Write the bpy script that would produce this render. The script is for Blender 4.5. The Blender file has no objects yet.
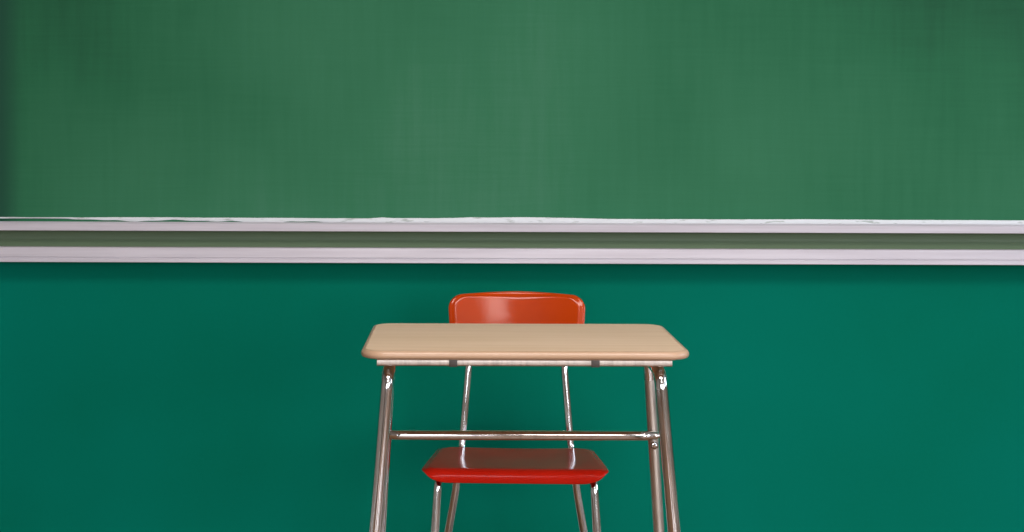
import bpy, bmesh, math, random
from mathutils import Vector, Matrix
random.seed(7)
C = bpy.context.scene
COL = C.collection

# ------------------------------------------------------------------ camera
CAM_Z = 1.16
F_PX = 1576.0
cd = bpy.data.cameras.new('camera')
cam = bpy.data.objects.new('camera', cd); COL.objects.link(cam)
cd.sensor_fit = 'HORIZONTAL'; cd.sensor_width = 36.0
cd.lens = F_PX * 36.0 / 1024.0
cd.shift_x = 0.0459
cd.shift_y = -0.125
cd.clip_start = 0.05
cam.matrix_world = (Matrix.Translation((0, 0, CAM_Z)) @ Matrix.Rotation(math.radians(90), 4, 'X')
                    @ Matrix.Rotation(math.radians(0.18), 4, 'Z'))
C.camera = cam
cd.dof.use_dof = False

# ------------------------------------------------------------------ world, light, exposure
C.view_settings.view_transform = 'Standard'
C.view_settings.look = 'None'
C.view_settings.gamma = 1.0
C.view_settings.use_curve_mapping = False
C.view_settings.exposure = 0.18
w = bpy.data.worlds.new('world'); C.world = w; w.use_nodes = True
w.node_tree.nodes['Background'].inputs[0].default_value = (0.75, 0.87, 1.0, 1)
w.node_tree.nodes['Background'].inputs[1].default_value = 1.5

def area(name, loc, target, sx, sy, power, color):
    l = bpy.data.lights.new(name, 'AREA'); l.shape = 'RECTANGLE'
    l.size = sx; l.size_y = sy; l.energy = power; l.color = color
    o = bpy.data.objects.new(name, l); COL.objects.link(o)
    o.location = loc
    d = Vector(target) - Vector(loc)
    o.rotation_euler = d.to_track_quat('-Z', 'Y').to_euler()
    return o

WALL_Y = 4.2
XL, XR, YF, ZC = -3.3, 4.2, -3.2, 2.9
# daylight coming in through the windows of the room
area('daylight', (XR + 0.12, 2.6, 1.8), (0, 2.6, 1.8), 2.1, 1.5, 46, (0.74, 0.84, 1.0))
area('daylight', (XR + 0.12, -1.9, 1.75), (0, -1.9, 1.75), 1.5, 1.25, 80, (0.78, 0.86, 1.0))
area('daylight', (-0.6, YF - 0.12, 1.45), (-0.6, 0, 1.45), 1.1, 1.5, 44, (0.95, 0.93, 1.0))
area('daylight', (2.4, YF - 0.12, 1.55), (1.9, 0, 1.45), 1.5, 1.5, 78, (0.93, 0.94, 1.0))

# ------------------------------------------------------------------ materials
def mat(name, base, rough=0.5, metal=0.0, spec=0.5, coat=0.0):
    m = bpy.data.materials.new(name); m.use_nodes = True
    b = m.node_tree.nodes['Principled BSDF']
    b.inputs['Base Color'].default_value = (*base, 1)
    b.inputs['Roughness'].default_value = rough
    b.inputs['Metallic'].default_value = metal
    b.inputs['Specular IOR Level'].default_value = spec
    b.inputs['Coat Weight'].default_value = coat
    b.inputs['Coat Roughness'].default_value = 0.06
    return m
def nodes(m): return m.node_tree.nodes, m.node_tree.links, m.node_tree.nodes['Principled BSDF']
def coords(m, scale, kind='Object'):
    n, l, b = nodes(m)
    t = n.new('ShaderNodeTexCoord'); mp = n.new('ShaderNodeMapping')
    mp.inputs['Scale'].default_value = scale
    l.new(t.outputs[kind], mp.inputs['Vector'])
    return mp.outputs['Vector']
def noise(m, vec, scale, detail=4, rough=0.5, dist=0.0):
    n, l, b = nodes(m)
    x = n.new('ShaderNodeTexNoise'); x.inputs['Scale'].default_value = scale
    x.inputs['Detail'].default_value = detail; x.inputs['Roughness'].default_value = rough
    x.inputs['Distortion'].default_value = dist
    l.new(vec, x.inputs['Vector']); return x.outputs['Fac']
def ramp(m, fac, stops):
    n, l, b = nodes(m)
    r = n.new('ShaderNodeValToRGB'); e = r.color_ramp.elements
    while len(e) < len(stops): e.new(0.5)
    for i, (p, c) in enumerate(stops):
        e[i].position = p; e[i].color = (*c, 1) if len(c) == 3 else c
    l.new(fac, r.inputs['Fac']); return r.outputs['Color']
def mix(m, fac, a, b_, mode='MIX'):
    n, l, b = nodes(m)
    x = n.new('ShaderNodeMix'); x.data_type = 'RGBA'; x.blend_type = mode
    for sock, v in ((x.inputs['Factor'], fac), (x.inputs['A'], a), (x.inputs['B'], b_)):
        if isinstance(v, bpy.types.NodeSocket): l.new(v, sock)
        elif isinstance(v, (int, float)): sock.default_value = v
        else: sock.default_value = (*v, 1)
    return x.outputs['Result']
def math_(m, op, a, b_=0.0, clamp=False):
    n, l, b = nodes(m)
    x = n.new('ShaderNodeMath'); x.operation = op; x.use_clamp = clamp
    for i, v in enumerate((a, b_)):
        if isinstance(v, bpy.types.NodeSocket): l.new(v, x.inputs[i])
        else: x.inputs[i].default_value = v
    return x.outputs[0]
def bump(m, h, strength, dist=0.001):
    n, l, b = nodes(m)
    x = n.new('ShaderNodeBump'); x.inputs['Strength'].default_value = strength
    x.inputs['Distance'].default_value = dist
    l.new(h, x.inputs['Height']); l.new(x.outputs['Normal'], b.inputs['Normal'])
def setcol(m, c):
    n, l, b = nodes(m); l.new(c, b.inputs['Base Color'])

# chalkboard: green enamel under a haze of wiped chalk
M_board = mat('chalkboard_green', (0.03, 0.16, 0.08), 0.75, spec=0.12)
v1 = coords(M_board, (1, 1, 1))
haze = noise(M_board, v1, 1.1, 3, 0.5, 0.3)
vv = coords(M_board, (26, 1, 2.2))
streak = noise(M_board, vv, 1.6, 4, 0.55, 0.2)
vh = coords(M_board, (3, 1, 90))
streak2 = noise(M_board, vh, 1.5, 3, 0.5)
vf = coords(M_board, (300, 1, 300))
fine = noise(M_board, vf, 1.0, 2, 0.5)
n_, l_, b_ = nodes(M_board)
tc = n_.new('ShaderNodeTexCoord'); sp = n_.new('ShaderNodeSeparateXYZ'); l_.new(tc.outputs['Object'], sp.inputs[0])
dust_shade = math_(M_board, 'ADD', math_(M_board, 'MULTIPLY', haze, 0.85), math_(M_board, 'MULTIPLY', streak, 0.20))
dust_shade = math_(M_board, 'ADD', dust_shade, math_(M_board, 'MULTIPLY', streak2, 0.12))
dust_shade = math_(M_board, 'ADD', dust_shade, math_(M_board, 'MULTIPLY', fine, 0.10))
# the outer left margin is a darker green
margin = n_.new('ShaderNodeMapRange'); margin.inputs['From Min'].default_value = -1.24
margin.inputs['From Max'].default_value = -1.165; margin.interpolation_type = 'SMOOTHSTEP'
l_.new(sp.outputs['X'], margin.inputs['Value'])
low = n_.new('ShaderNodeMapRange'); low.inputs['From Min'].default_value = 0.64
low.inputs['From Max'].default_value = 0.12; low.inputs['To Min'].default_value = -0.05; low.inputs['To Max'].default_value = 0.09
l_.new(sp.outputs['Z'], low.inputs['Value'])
dust_shade = math_(M_board, 'ADD', dust_shade, low.outputs[0])
# light falloff painted into the board colour: darker away from the middle
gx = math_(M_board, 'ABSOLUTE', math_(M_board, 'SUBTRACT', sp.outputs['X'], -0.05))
side_shade = math_(M_board, 'MULTIPLY', math_(M_board, 'POWER', gx, 1.7), -0.23)
dust_shade = math_(M_board, 'MAXIMUM', math_(M_board, 'ADD', dust_shade, side_shade), 0.0)
colr = ramp(M_board, dust_shade, [(0.0, (0.012, 0.070, 0.034)), (0.35, (0.024, 0.150, 0.068)), (0.62, (0.040, 0.190, 0.094)), (0.95, (0.085, 0.245, 0.150))])
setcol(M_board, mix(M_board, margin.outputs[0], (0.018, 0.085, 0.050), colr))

# painted wall
M_wall = mat('green_wall_paint', (0.0, 0.13, 0.078), 0.8, spec=0.04)
v1 = coords(M_wall, (1, 1, 1))
a = noise(M_wall, v1, 1.3, 3)
f2 = noise(M_wall, coords(M_wall, (120, 120, 120)), 1.0, 3)
s = math_(M_wall, 'ADD', math_(M_wall, 'MULTIPLY', a, 0.8), math_(M_wall, 'MULTIPLY', f2, 0.2))
setcol(M_wall, ramp(M_wall, s, [(0.3, (0.0, 0.160, 0.098)), (0.7, (0.0, 0.185, 0.128))]))

M_cream = mat('cream_wall_paint', (0.60, 0.50, 0.38), 0.7)
setcol(M_cream, ramp(M_cream, noise(M_cream, coords(M_cream, (3, 3, 3)), 1.0), [(0.3, (0.30, 0.255, 0.215)), (0.7, (0.34, 0.295, 0.25))]))
M_ceil = mat('ceiling_tile', (0.40, 0.37, 0.34), 0.8)
bump(M_ceil, noise(M_ceil, coords(M_ceil, (60, 60, 60)), 1.0), 0.3)
# floor boards
M_floor = mat('brown_wood_floor', (0.18, 0.09, 0.045), 0.35)
n_, l_, b_ = nodes(M_floor)
br = n_.new('ShaderNodeTexBrick'); br.inputs['Scale'].default_value = 1.0
br.inputs['Brick Width'].default_value = 0.9; br.inputs['Row Height'].default_value = 0.08
br.inputs['Mortar Size'].default_value = 0.002
br.inputs['Color1'].default_value = (0.24, 0.12, 0.055, 1); br.inputs['Color2'].default_value = (0.17, 0.08, 0.038, 1)
br.inputs['Mortar'].default_value = (0.04, 0.02, 0.01, 1)
l_.new(coords(M_floor, (1, 1, 1)), br.inputs['Vector'])
g = noise(M_floor, coords(M_floor, (3, 60, 1)), 1.0, 5)
setcol(M_floor, mix(M_floor, 0.35, br.outputs['Color'], ramp(M_floor, g, [(0.3, (0.10, 0.05, 0.02)), (0.7, (0.3, 0.16, 0.08))])))

# laminate
M_wood = mat('light_maple_laminate', (0.62, 0.44, 0.28), 0.45, spec=0.06)
wv = noise(M_wood, coords(M_wood, (1.6, 24, 1)), 1.3, 5, 0.55, 0.6)
wv2 = noise(M_wood, coords(M_wood, (4, 160, 1)), 1.0, 3)
g = math_(M_wood, 'ADD', math_(M_wood, 'MULTIPLY', wv, 0.75), math_(M_wood, 'MULTIPLY', wv2, 0.25))
setcol(M_wood, ramp(M_wood, g, [(0.32, (0.72, 0.515, 0.335)), (0.5, (0.78, 0.57, 0.395)), (0.68, (0.82, 0.61, 0.44))]))
M_edge = mat('tan_edge_moulding', (0.76, 0.46, 0.25), 0.28, spec=0.5)
setcol(M_edge, ramp(M_edge, noise(M_edge, coords(M_edge, (2, 2, 30)), 1.5), [(0.3, (0.49, 0.32, 0.20)), (0.7, (0.54, 0.36, 0.24))]))

def plastic(name, a_, b2, sp_=0.38):
    m = mat(name, a_, 0.14, spec=sp_, coat=0.0)
    setcol(m, ramp(m, noise(m, coords(m, (9, 9, 9)), 1.0, 3), [(0.35, a_), (0.65, b2)]))
    bump(m, noise(m, coords(m, (14, 14, 14)), 1.0, 2), 0.12, 0.004)
    return m
M_orange = plastic('orange_red_plastic', (0.46, 0.040, 0.0), (0.50, 0.047, 0.0))
M_red = plastic('red_plastic', (0.68, 0.016, 0.005), (0.74, 0.020, 0.007), 0.13)

def metal(name, c, r0, r1, scale=(40, 40, 6)):
    m = mat(name, c, 0.2, metal=1.0)
    n, l, b = nodes(m)
    f = noise(m, coords(m, scale), 1.0, 4, 0.6)
    mr = n.new('ShaderNodeMapRange'); mr.inputs['From Min'].default_value = 0.3; mr.inputs['From Max'].default_value = 0.7
    mr.inputs['To Min'].default_value = r0; mr.inputs['To Max'].default_value = r1
    l.new(f, mr.inputs['Value']); l.new(mr.outputs[0], b.inputs['Roughness'])
    dk = tuple(x * 0.72 for x in c)
    setcol(m, ramp(m, noise(m, coords(m, tuple(s * 2 for s in scale)), 1.0, 5, 0.65), [(0.30, dk), (0.55, c)]))
    return m
M_chrome = metal('worn_chrome', (0.78, 0.77, 0.76), 0.05, 0.13)
M_dull = metal('dull_steel', (0.64, 0.57, 0.50), 0.34, 0.48)
M_bracket = mat('dark_grey_bracket', (0.10, 0.085, 0.075), 0.45, metal=0.6)
M_cap = mat('grey_rubber', (0.12, 0.12, 0.12), 0.6)
M_alu = mat('pale_aluminium', (0.60, 0.57, 0.61), 0.5, metal=0.1, spec=0.3)
setcol(M_alu, ramp(M_alu, noise(M_alu, coords(M_alu, (2, 60, 60)), 1.5, 4), [(0.35, (0.56, 0.53, 0.575)), (0.65, (0.64, 0.61, 0.66))]))
M_recess = mat('shaded_grey_green_metal', (0.125, 0.19, 0.11), 0.6, metal=0.0)  # shade and green reflection inside the recess put into its base colour
M_white = mat('chalky_white_filler', (0.78, 0.78, 0.76), 0.5)
setcol(M_white, ramp(M_white, noise(M_white, coords(M_white, (22, 80, 120)), 1.0, 4), [(0.30, (0.45, 0.49, 0.46)), (0.42, (0.79, 0.81, 0.83))]))
M_frame = mat('white_window_frame', (0.7, 0.7, 0.68), 0.4)
M_glass = mat('window_glass', (1, 1, 1), 0.0); M_glass.node_tree.nodes['Principled BSDF'].inputs['Transmission Weight'].default_value = 1.0
M_glass.node_tree.nodes['Principled BSDF'].inputs['IOR'].default_value = 1.02

# ------------------------------------------------------------------ mesh helpers
def obj(name, bm, m, parent=None, smooth=True, angle=35):
    me = bpy.data.meshes.new(name); bmesh.ops.recalc_face_normals(bm, faces=bm.faces); bm.to_mesh(me); bm.free()
    if m: me.materials.append(m)
    if smooth:
        for p in me.polygons: p.use_smooth = True
        try: me.set_sharp_from_angle(angle=math.radians(angle))
        except Exception: pass
    o = bpy.data.objects.new(name, me); COL.objects.link(o)
    if parent: o.parent = parent
    return o
def struct(name, bm, m, parent=None, **k):
    o = obj(name, bm, m, parent, **k)
    if parent is None: o['kind'] = 'structure'
    return o
def box(bm, x0, x1, y0, y1, z0, z1, bev=0.0):
    r = bmesh.ops.create_cube(bm, size=1.0)
    vs = r['verts']
    for v in vs:
        v.co = Vector(((x0 + x1) / 2 + v.co.x * (x1 - x0), (y0 + y1) / 2 + v.co.y * (y1 - y0), (z0 + z1) / 2 + v.co.z * (z1 - z0)))
    if bev:
        es = list({e for v in vs for e in v.link_edges})
        bmesh.ops.bevel(bm, geom=es, offset=bev, segments=2, affect='EDGES', profile=0.6)
    return bm
def fillet_path(pts, rad, seg=8):
    pts = [Vector(p) for p in pts]; out = [pts[0]]
    for i in range(1, len(pts) - 1):
        p = pts[i]; a = (pts[i - 1] - p); b = (pts[i + 1] - p)
        an, bn = a.normalized(), b.normalized()
        r = rad[i - 1] if isinstance(rad, (list, tuple)) else rad
        ang = an.angle(bn)
        t = min(r / math.tan(ang / 2), a.length * 0.49, b.length * 0.49)
        s, e = p + an * t, p + bn * t
        for k in range(seg + 1):
            u = k / seg
            out.append(s * (1 - u) ** 2 + p * 2 * u * (1 - u) + e * u * u)
    out.append(pts[-1]); return out
def sweep(bm, path, rad, seg=20, cap=True, prof=None):
    """circle (or function of index) swept along a path by parallel transport"""
    path = [Vector(p) for p in path]; n = len(path)
    T = [(path[min(i + 1, n - 1)] - path[max(i - 1, 0)]).normalized() for i in range(n)]
    up = Vector((0, 0, 1)) if abs(T[0].z) < 0.9 else Vector((1, 0, 0))
    N = (up - T[0] * up.dot(T[0])).normalized()
    rings = []
    for i in range(n):
        if i:
            N = (N - T[i] * N.dot(T[i])).normalized()
        B = T[i].cross(N)
        r = rad(i / (n - 1)) if callable(rad) else rad
        rx, ry = r if isinstance(r, tuple) else (r, r)
        rings.append([bm.verts.new(path[i] + N * (rx * math.cos(2 * math.pi * k / seg)) + B * (ry * math.sin(2 * math.pi * k / seg))) for k in range(seg)])
    for i in range(n - 1):
        for k in range(seg):
            bm.faces.new((rings[i][k], rings[i][(k + 1) % seg], rings[i + 1][(k + 1) % seg], rings[i + 1][k]))
    if cap:
        bm.faces.new(rings[0]); bm.faces.new(list(reversed(rings[-1])))
    return bm
def rounded_outline(corners, radii, seg=8, edge=6):
    """closed polygon with filleted corners, edges subdivided"""
    P = [Vector(c) for c in corners]; n = len(P); out = []
    tang = []
    for i in range(n):
        p = P[i]; a = (P[i - 1] - p); b = (P[(i + 1) % n] - p)
        ang = a.angle(b); t = radii[i] / math.tan(ang / 2)
        s, e = p + a.normalized() * t, p + b.normalized() * t
        bis = (a.normalized() + b.normalized()).normalized()
        c = p + bis * (radii[i] / math.sin(ang / 2))
        tang.append((s, e, c, radii[i]))
    for i in range(n):
        s, e, c, r = tang[i]
        vs, ve = s - c, e - c
        tot = vs.angle(ve); 
        sign = 1 if (vs.x * ve.y - vs.y * ve.x) > 0 else -1
        a0 = math.atan2(vs.y, vs.x)
        for k in range(seg + 1):
            an = a0 + sign * tot * k / seg
            out.append(Vector((c.x + r * math.cos(an), c.y + r * math.sin(an))))
        s2 = tang[(i + 1) % n][0]
        for k in range(1, edge):
            out.append(e.lerp(s2, k / edge))
    return out
def loft(bm, loops, close_first=True, close_last=True):
    R = [[bm.verts.new(p) for p in L] for L in loops]; n = len(R[0])
    for a, b in zip(R, R[1:]):
        for k in range(n): bm.faces.new((a[k], a[(k + 1) % n], b[(k + 1) % n], b[k]))
    if close_first: bm.faces.new(list(reversed(R[0])))
    if close_last: bm.faces.new(R[-1])
    return bm
def empty(name, loc, rz=0.0, label=None, cat=None):
    o = bpy.data.objects.new(name, None); COL.objects.link(o); o.location = loc; o.rotation_euler = (0, 0, rz)
    o.empty_display_size = 0.1
    if label: o['label'] = label; o['category'] = cat
    return o

# ------------------------------------------------------------------ room shell
bm = bmesh.new(); box(bm, XL - 0.15, XR + 0.15, YF - 0.15, WALL_Y + 0.15, -0.12, 0); struct('floor', bm, M_floor, smooth=False)
bm = bmesh.new(); box(bm, XL - 0.15, XR + 0.15, YF - 0.15, WALL_Y + 0.15, ZC, ZC + 0.12); struct('ceiling', bm, M_ceil, smooth=False)
bm = bmesh.new(); box(bm, XL - 0.15, XR + 0.15, WALL_Y, WALL_Y + 0.15, 0, ZC); struct('wall_back', bm, M_wall, smooth=False)
bm = bmesh.new(); box(bm, XL - 0.15, XL, YF, WALL_Y, 0, ZC); struct('wall_left', bm, M_cream, smooth=False)
# right wall with two window openings, front wall with one
def holed_wall(bm, axis, c0, c1, a0, a1, holes):
    def B(u0, u1, z0, z1):
        if u1 - u0 < 1e-4 or z1 - z0 < 1e-4: return
        if axis == 'x': box(bm, c0, c1, u0, u1, z0, z1)
        else: box(bm, u0, u1, c0, c1, z0, z1)
    u = a0
    for (h0, h1, z0, z1) in holes:
        B(u, h0, 0, ZC); B(h0, h1, 0, z0); B(h0, h1, z1, ZC); u = h1
    B(u, a1, 0, ZC)
HR = [(-2.7, -1.1, 1.05, 2.45), (1.5, 3.7, 1.0, 2.6)]
HF = [(-1.2, 0.0, 0.65, 2.25), (1.6, 3.2, 0.75, 2.35)]
bm = bmesh.new(); holed_wall(bm, 'x', XR, XR + 0.15, YF, WALL_Y, HR); struct('wall_right', bm, M_cream, smooth=False)
bm = bmesh.new(); holed_wall(bm, 'y', YF - 0.15, YF, XL - 0.15, XR + 0.15, HF); struct('wall_front', bm, M_cream, smooth=False)
def window(i, axis, c, h):
    u0, u1, z0, z1 = h
    bm = bmesh.new(); t = 0.05
    def B(a, b, c_, d):
        if axis == 'x': box(bm, c, c + 0.05, a, b, c_, d)
        else: box(bm, a, b, c - 0.05, c, c_, d)
    B(u0, u0 + t, z0, z1); B(u1 - t, u1, z0, z1); B(u0 + t, u1 - t, z0, z0 + t); B(u0 + t, u1 - t, z1 - t, z1)
    if u1 - u0 > 1.5:
        um = (u0 + u1) / 2; B(um - t / 2, um + t / 2, z0 + t, z1 - t)
    struct('window_%d' % i, bm, M_frame, smooth=False)
window(1, 'x', XR + 0.03, HR[0]); window(2, 'x', XR + 0.03, HR[1]); window(3, 'y', YF - 0.03, HF[0]); window(4, 'y', YF - 0.03, HF[1])
for nm, a_ in (('baseboard_back', (XL, XR, WALL_Y - 0.015, WALL_Y, 0, 0.09)), ('baseboard_left', (XL, XL + 0.015, YF, WALL_Y - 0.015, 0, 0.09)),
               ('baseboard_right', (XR - 0.015, XR, YF, WALL_Y - 0.015, 0, 0.09))):
    bm = bmesh.new(); box(bm, *a_); struct(nm, bm, M_frame, smooth=False)

# ceiling lamps: fluorescent troffers with their own light
def ceiling_lamp(x, y, sx, sy, power, label):
    t = empty('ceiling_light', (x, y, ZC), 0, label, 'ceiling light')
    t['group'] = 'fluorescent ceiling lights'
    bm = bmesh.new()
    for a_ in ((-sx / 2 - .03, -sx / 2, -sy / 2 - .03, sy / 2 + .03), (sx / 2, sx / 2 + .03, -sy / 2 - .03, sy / 2 + .03),
               (-sx / 2, sx / 2, -sy / 2 - .03, -sy / 2), (-sx / 2, sx / 2, sy / 2, sy / 2 + .03)):
        box(bm, *a_, -0.06, 0)
    obj('frame', bm, M_frame, t, smooth=False)
    l = bpy.data.lights.new('fluorescent_tubes', 'AREA'); l.shape = 'RECTANGLE'; l.size = sx; l.size_y = sy; l.energy = power
    l.color = (1.0, 0.91, 0.87)
    o = bpy.data.objects.new('fluorescent_tubes', l); COL.objects.link(o); o.parent = t; o.location = (0, 0, -0.05)
for x, y, sx, sy, p in ((0.35, 1.1, 1.9, 1.2, 78), (0.70, -1.5, 0.75, 1.8, 34)):
    ceiling_lamp(x, y, sx, sy, p, 'long fluorescent light panel on the white ceiling')

# ------------------------------------------------------------------ chalkboard and tray
BY = WALL_Y - 0.012
t = empty('chalkboard', (0, WALL_Y, 0.86), 0, 'large green chalkboard hazed with wiped chalk above the metal chalk tray', 'chalkboard')
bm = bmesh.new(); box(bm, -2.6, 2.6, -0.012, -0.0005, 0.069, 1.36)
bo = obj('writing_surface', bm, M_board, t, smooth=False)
# ragged white filler along the board's bottom edge
def hnoise(x, s):
    return (math.sin(x * 7.3 * s + 1.1) + math.sin(x * 17.7 * s + 4.0) * 0.6 + math.sin(x * 41.0 * s + 2.0) * 0.35 + math.sin(x * 93 * s) * 0.2) / 2.15
bm = bmesh.new(); prev = None
N = 1400
for i in range(N + 1):
    x = -2.4 + 4.8 * i / N
    bulge = 0.0032 * math.exp(-((x - 0.16) / 0.17) ** 2) + 0.0022 * math.exp(-((x + 0.22) / 0.02) ** 2) + 0.0014 * math.exp(-((x - 0.02) / 0.035) ** 2)
    top = 0.9462 + 0.0008 * hnoise(x, 1.0) + bulge + 0.0004 * random.random() 
    full = 0.5 + 0.5 * math.tanh((x + 0.62 + 0.35 * hnoise(x, 0.9)) * 4)
    gap = 0.0052 * (1 - full)
    bot = 0.9295 + 0.0 + (0.9425 - 0.9295 + 0.001) * (1 - full) * 0.92
    bot = min(bot, top - 0.0022)
    th = 0.0035 + 0.0015 * hnoise(x, 2.3)
    ring = [bm.verts.new((x, BY, top)), bm.verts.new((x, BY - th * 0.7, top - 0.0004)), bm.verts.new((x, BY - th, (top + bot) / 2)),
            bm.verts.new((x, BY - th * 0.6, bot)), bm.verts.new((x, BY, bot))]
    if prev:
        for k in range(5): bm.faces.new((prev[k], ring[k], ring[(k + 1) % 5], prev[(k + 1) % 5]))
    else: bm.faces.new(ring)
    prev = ring
bm.faces.new(list(reversed(prev)))
for v in bm.verts: v.co -= Vector((0, WALL_Y, 0.86))
o = obj('edge_filler', bm, M_white, t, angle=60); o['label'] = 'ragged chalky white strip along the bottom edge of the board'

BT = WALL_Y - 0.0005
tray = empty('chalk_tray', (0, WALL_Y, 0.88), 0, 'long pale aluminium chalk tray running across the green wall under the chalkboard', 'chalk tray')
def extr(name, prof, m, parent, x0=-2.45, x1=2.45, label=None, bev=0.0007):
    bm = bmesh.new(); P = parent.location
    A = [bm.verts.new((x0, y - P.y, z - P.z)) for y, z in prof]; B = [bm.verts.new((x1, y - P.y, z - P.z)) for y, z in prof]
    n = len(prof)
    for k in range(n): bm.faces.new((A[k], A[(k + 1) % n], B[(k + 1) % n], B[k]))
    bm.faces.new(list(reversed(A))); bm.faces.new(B)
    if bev:
        es = [e for e in bm.edges if abs((e.verts[0].co - e.verts[1].co).x) > 1]
        bmesh.ops.bevel(bm, geom=es, offset=bev, segments=2, affect='EDGES')
    o = obj(name, bm, m, parent, smooth=False)
    if label: o['label'] = label
    return o
extr('upper_ledge', [(BT, 0.9285), (4.119, 0.9300), (4.119, 0.9385), (4.114, 0.9388), (4.108, 0.9335), (4.108, 0.9158), (4.113, 0.9150),
                     (4.150, 0.9215), (BT, 0.9215)], M_alu, tray)
cove = [(BT, 0.9215), (4.150, 0.9215)]
for k in range(9):
    u = k / 8
    cove.append((4.150 + 0.016 * math.sin(math.pi * u), 0.9205 - u * 0.0490))
cove += [(4.152, 0.868), (BT, 0.868)]
extr('recess_panel', cove, M_recess, tray, bev=0)
extr('lower_rail', [(4.152, 0.8712), (4.131, 0.8712), (4.128, 0.8700), (4.121, 0.8460), (4.1235, 0.8453), (4.1235, 0.8430), (4.120, 0.8424), (4.118, 0.8330), (4.122, 0.8318), (BT, 0.8318), (BT, 0.868), (4.152, 0.868)],
     M_alu, tray, bev=0.0005)

# ------------------------------------------------------------------ desk
DX, DY = 0.1155, 3.18
desk = empty('school_desk', (DX, DY, 0), 0, 'small school desk with light wood top and worn chrome legs in front of the chair', 'desk')
W, Dp, TOP, TH = 0.624, 0.452, 0.760, 0.0185
def ring_at(inset, z, rr=0.045):
    hw, hd = W / 2 - inset, Dp / 2 - inset
    return [Vector((p.x, p.y, z)) for p in rounded_outline([(-hw, -hd), (hw, -hd), (hw, hd), (-hw, hd)], [max(rr - inset, .004)] * 4, seg=10, edge=8)]
bm = bmesh.new()
loft(bm, [ring_at(0.020, TOP - TH), ring_at(0.020, TOP - 0.0155), ring_at(0.0082, TOP - 0.0155), ring_at(0.0082, TOP - 0.0006), ring_at(0.0095, TOP)])
obj('tabletop', bm, M_wood, desk, smooth=False)
bm = bmesh.new()
prof = [(0.020, TOP - 0.0160), (0.0058, TOP - 0.0158), (0.0024, TOP - 0.0146), (0.0008, TOP - 0.0122), (0.0, TOP - 0.0090), (0.0008, TOP - 0.0055), (0.0026, TOP - 0.0024), (0.0052, TOP - 0.0007), (0.0085, TOP + 0.0001), (0.0085, TOP - 0.006)]
L = [ring_at(a, z) for a, z in prof]
loft(bm, L + [L[0]][:0], False, False)
obj('edge_moulding', bm, M_edge, desk, angle=60)
# cross rail under the front edge, its ends open
def rail(name, y, x0, x1):
    bm = bmesh.new(); hh, hw = 0.0066, 0.010
    def sec(x, k):
        return [Vector((x, y + q.x, TOP - TH - 0.0005 - hh + q.y)) for q in rounded_outline([(-hw + k, -hh + k), (hw - k, -hh + k), (hw - k, hh - k), (-hw + k, hh - k)], [0.003] * 4, seg=4, edge=2)]
    L = [sec(x0 + 0.012, 0.0016), sec(x0, 0.0016), sec(x0, 0), sec(x1, 0), sec(x1, 0.0016), sec(x1 - 0.012, 0.0016)]
    loft(bm, L); return obj(name, bm, M_dull, desk, angle=40)
R0, R1 = -0.2810, 0.2785
rail('cross_rail', -0.185, R0, R1)
rail('cross_rail', 0.150, R0 + 0.03, R1 - 0.03)
for x in (-0.1365, 0.1330):
    bm = bmesh.new(); box(bm, x - 0.0078, x + 0.0078, -0.185 - 0.0125, -0.185 + 0.0125, TOP - TH - 0.0148, TOP - TH - 0.0003, 0.001)
    obj('rail_bracket', bm, M_bracket, desk)
ZR = TOP - TH - 0.0137 - 0.0120          # axis of the side tubes, welded under the rails
fr = 0.0124
def leg_path(s, x_top, x_foot, y_top, y_foot, ymid):
    return fillet_path([(x_top, ymid, ZR), (x_top, y_top, ZR), (x_foot, y_foot, 0.012)], 0.032, 10)
FX = {-1: (-0.2600, -0.3130), 1: (0.2570, 0.3190)}
RX = {-1: (-0.2680, -0.3105), 1: (0.2690, 0.3170)}
def lerp(a, b, t_): return a + (b - a) * t_
for s in (-1, 1):
    # front leg: bends back at its top and runs under the desktop
    a, b = FX[s]
    bm = bmesh.new(); sweep(bm, fillet_path([(a, 0.0, ZR), (a, -0.183, ZR), (b, -0.205, 0.014)], 0.034, 12), fr, 24)
    lg = obj('leg', bm, M_chrome, desk); lg['label'] = 'front leg of bright chrome, bending back under the top'
    bm = bmesh.new(); sweep(bm, [(b, -0.205, 0.0), (b, -0.205, 0.006), (b, -0.2049, 0.022)], lambda u: 0.0150 if u > 0.4 else 0.0140, 20)
    obj('foot_glide', bm, M_cap, lg)
    # rear leg: a thinner tube seated in a sleeve
    a, b = RX[s]; z0 = ZR
    def at(z): t_ = (z0 - z) / z0; return Vector((lerp(a, b, t_), lerp(0.118, 0.140, t_), z))
    bm = bmesh.new(); sweep(bm, fillet_path([(a, 0.0, ZR), (a, 0.118, ZR), tuple(at(0.655))], 0.028, 12), 0.0120, 24)
    obj('leg_sleeve', bm, M_chrome, desk)
    bm = bmesh.new(); sweep(bm, [at(0.662), at(0.4), at(0.014)], 0.0112, 24)
    lg = obj('leg', bm, M_dull if s > 0 else M_chrome, desk)
    if s > 0: lg['label'] = 'rear leg of dull beige steel, seam near its top'
    bm = bmesh.new(); sweep(bm, [at(0.0), at(0.006), at(0.022)], lambda u: 0.0140 if u > 0.4 else 0.0130, 20)
    obj('foot_glide', bm, M_cap, lg)
    RX[s] = (a, b, at(0.541))
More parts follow.
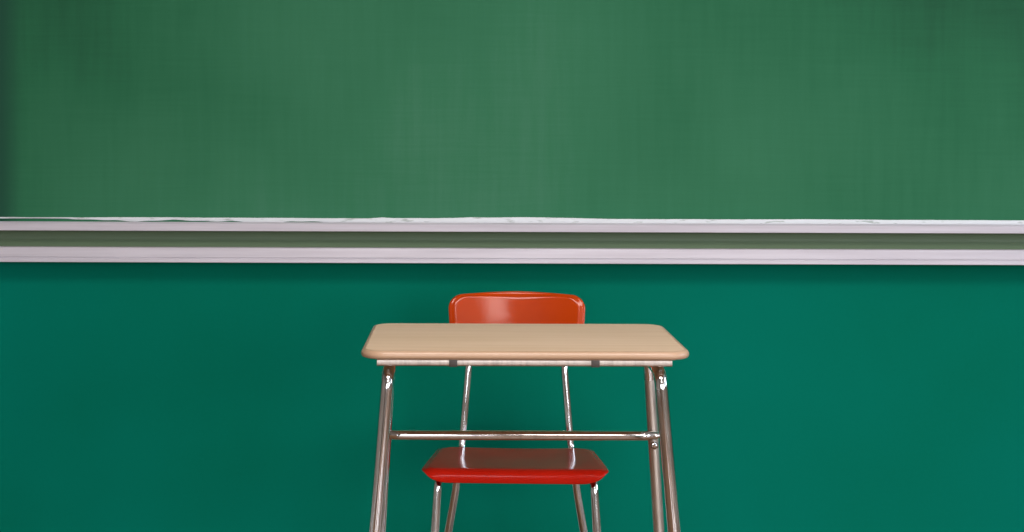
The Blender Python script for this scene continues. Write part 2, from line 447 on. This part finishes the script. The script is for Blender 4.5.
# stretcher with flattened ends, bolted to the front of the rear legs
zs = 0.541
pl, pr = RX[-1][2], RX[1][2]
ys = pl.y - 0.0112 - 0.0062
def sr(u):
    d = min(u, 1 - u) * (pr.x - pl.x + 0.02)
    k = min(1, max(0, (d - 0.004) / 0.022)); k = k * k * (3 - 2 * k)
    e = 0.55 + 0.45 * min(1, d / 0.006)
    return ((0.0085 + 0.0012 * k) * e, 0.0060 + 0.0036 * k)
n = 120
bm = bmesh.new(); sweep(bm, [(lerp(pl.x - 0.008, pr.x + 0.010, i / n), ys - 0.0034 * (1 if 5 < i < n - 5 else 0.4), zs) for i in range(n + 1)], sr, 24)
st = obj('stretcher', bm, M_chrome, desk)
for x, dz in ((pl.x - 0.004, 0.0), (pr.x + 0.003, 0.0)):
    bm = bmesh.new()
    sweep(bm, [(x, ys - 0.0105, zs), (x, ys - 0.0095, zs), (x, ys - 0.006, zs), (x, ys - 0.001, zs)], lambda u: 0.0022 + 0.0022 * min(1, u * 3), 16)
    obj('bolt', bm, M_chrome, st)
bm = bmesh.new()
c0 = pr + Vector((0.001, -0.0112, -0.021))
sweep(bm, [c0 + Vector((0, 0.003, 0)), c0, c0 + Vector((0, -0.005, 0)), c0 + Vector((0, -0.0075, 0))], lambda u: 0.0088 if u < 0.7 else 0.0060, 6)
sweep(bm, [c0 + Vector((0, -0.0074, 0)), c0 + Vector((0, -0.011, 0)), c0 + Vector((0, -0.0125, 0))], lambda u: 0.0046 if u < 0.7 else 0.0028, 16)
obj('hex_nut', bm, M_chrome, desk)

# ------------------------------------------------------------------ chair
CX, CY = 0.1165, 3.52
chair = empty('school_chair', (CX, CY, 0), math.radians(-2.0), 'red and orange plastic school chair on chrome legs tucked in behind the desk', 'chair')
def sstep(x): x = max(0.0, min(1.0, x)); return x * x * (3 - 2 * x)
def shell(bm, outline, hfun, thick, rings):
    """disc-like shell: rings of the outline shrunk towards its centre; hfun(p, d, nrm) -> 3D point on the upper face"""
    n = len(outline); cen = sum(outline, Vector((0, 0))) / n
    def layer(off):
        L = []
        for r in rings:
            L.append([bm.verts.new(hfun(cen.lerp(p, r), (p - cen).length * (1 - r), off)) for p in outline])
        c = bm.verts.new(hfun(cen, 9, off))
        return L, c
    (A, ca), (B, cb) = layer(0), layer(1)
    for L, c, flip in ((A, ca, 0), (B, cb, 1)):
        for k in range(n):
            bm.faces.new((c, L[0][k], L[0][(k + 1) % n]))
            for a_, b2 in zip(L, L[1:]):
                bm.faces.new((a_[k], a_[(k + 1) % n], b2[(k + 1) % n], b2[k]))
    E = []
    for k in range(n):
        mid = (A[-1][k].co + B[-1][k].co) / 2
        out = (A[-1][k].co - A[-2][k].co).normalized() * thick * 0.4
        E.append(bm.verts.new(mid + out))
    for k in range(n):
        j = (k + 1) % n
        bm.faces.new((A[-1][k], A[-1][j], E[j], E[k])); bm.faces.new((E[k], E[j], B[-1][j], B[-1][k]))
    return bm
RINGS = [.12, .25, .38, .5, .6, .69, .76, .82, .86, .89, .915, .935, .955, .97, .985, 1.0]
# seat, front edge at -y
SW, SRW, YF0, YR0 = 0.407, 0.352, -0.178, 0.172
so = rounded_outline([(-SW / 2, YF0), (SW / 2, YF0), (SRW / 2, YR0), (-SRW / 2, YR0)], [0.058, 0.058, 0.062, 0.062], seg=12, edge=12)
def seat_h(p, d, off):
    tz = (p.y - YF0) / (YR0 - YF0)
    z = 0.4555 - 0.019 * tz
    z -= 0.004 * math.exp(-((p.x / 0.12) ** 2) - ((p.y - 0.02) / 0.11) ** 2)      # shallow dish
    z += 0.004 * sstep((abs(p.x) - 0.10) / 0.08) * sstep(tz * 2)
    arc = max(0.0, (YF0 + 0.038) - p.y)                                             # waterfall front
    rr_ = 0.0165; ang = arc / rr_
    z -= rr_ * (1 - math.cos(ang))
    z -= 0.0035 * (1 - sstep(d / 0.016))
    y = p.y if arc <= 0 else YF0 + 0.026 - rr_ * math.sin(ang)
    if arc <= 0: y = YF0 + 0.026 + (p.y - YF0 - 0.038) * ((YR0 - YF0 - 0.026) / (YR0 - YF0 - 0.038))
    x = p.x - 0.002
    if off:
        y += 0.0060 * math.sin(ang); z -= 0.0060 * math.cos(ang)
    return Vector((x, y, z))
bm = bmesh.new(); shell(bm, so, seat_h, 0.0065, RINGS)
seat = obj('seat', bm, M_red, chair, angle=70); seat['label'] = 'glossy red plastic seat with rolled front edge'
# backrest: outline in (x, z) then leaned and curved
BW, BZ0, BZ1 = 0.3305, 0.662, 0.7915
def back_top(x): return 0
bo_ = rounded_outline([(-BW / 2 + 0.012, BZ0), (BW / 2 - 0.012, BZ0), (BW / 2 - 0.004, BZ1), (-BW / 2 + 0.004, BZ1)], [0.05, 0.05, 0.030, 0.030], seg=12, edge=12)
LEAN = math.tan(math.radians(13))
def back_h(p, d, off):
    x, z = p.x, p.y
    z2 = z - 0.007 * max(0, (z - 0.66) / 0.13) * (abs(x) / (BW / 2)) ** 2          # gently crowned top
    y = 0.195 + (z - 0.60) * LEAN
    y -= 0.024 * (x / (BW / 2)) ** 2                                                # wraps forward at the sides
    y += 0.0045 * (1 - sstep(d / 0.015)) 
    y += 0.0065 if off else 0
    return Vector((x, y, z2))
bm = bmesh.new(); shell(bm, bo_, back_h, 0.0065, RINGS)
bk = obj('backrest', bm, M_orange, chair, angle=70); bk['label'] = 'glossy orange plastic backrest with rolled rim'
# frame
tr = 0.0093
def seat_under(x, y): return seat_h(Vector((x, y)), 9, 1).z - tr - 0.0005
fg = None
for s in (-1, 1):
    xf, xr = 0.168 * s, 0.128 * s
    # front leg runs up, bends back under the seat
    zt = 0.424
    bm = bmesh.new()
    sweep(bm, fillet_path([(xr * 1.0, 0.150, 0.4150), (xr * 1.06, 0.05, 0.4210), (xf * 1.0, -0.122, 0.4250), (0.192 * s, -0.165, 0.012)], [0.1, 0.030], 12), tr, 20)
    lg = obj('leg', bm, M_chrome, chair)
    bm = bmesh.new(); fp = Vector((0.192 * s, -0.165, 0))
    sweep(bm, [fp, fp + Vector((0, 0, .006)), fp + Vector((0, 0.0, .022))], lambda u: 0.0120 if u > 0.4 else 0.0105, 18)
    obj('foot_cap', bm, M_cap, lg)
    # upright carrying the backrest: from the back of it down behind the seat
    yb = lambda z: 0.195 + (z - 0.60) * LEAN - 0.024 * (0.108 / (BW / 2)) ** 2 + 0.0065 + tr + 0.0005
    bm = bmesh.new()
    sweep(bm, fillet_path([(0.1045 * s, yb(0.745), 0.745), (0.1130 * s, yb(0.62), 0.62), (0.1290 * s, 0.190, 0.425), (0.1290 * s, 0.120, 0.4135), (0.1290 * s, 0.02, 0.4160)], [0.2, 0.022, 0.1], 12), tr, 20)
    obj('upright', bm, M_chrome, chair)
    # rear leg splays out below the seat
    bm = bmesh.new()
    sweep(bm, [(0.1345 * s, 0.181, 0.418), (0.1420 * s, 0.188, 0.336), (0.1980 * s, 0.250, 0.012)], tr, 20)
    lg = obj('leg', bm, M_chrome, chair)
    bm = bmesh.new(); fp = Vector((0.1990 * s, 0.252, 0))
    sweep(bm, [fp, fp + Vector((0, 0, .006)), fp + Vector((-0.002 * s, -0.003, .022))], lambda u: 0.0120 if u > 0.4 else 0.0105, 18)
    obj('foot_cap', bm, M_cap, lg)
    for z in (0.65, 0.715):
        for q in (0,):
            bm = bmesh.new(); X = lerp(0.1045, 0.113, (0.745 - z) / 0.125) * s
            yy = yb(z)
            sweep(bm, [(X, yy + tr - 0.001, z), (X, yy + tr + 0.001, z), (X, yy + tr + 0.0025, z)], lambda u: 0.006 if u < 0.7 else 0.004, 14)
            obj('rivet', bm, M_chrome, chair)
bm = bmesh.new(); sweep(bm, [(-0.128, 0.10, 0.4165 - 0.004), (0.128, 0.10, 0.4165 - 0.004)], tr * 0.8, 18); obj('cross_bar', bm, M_chrome, chair)
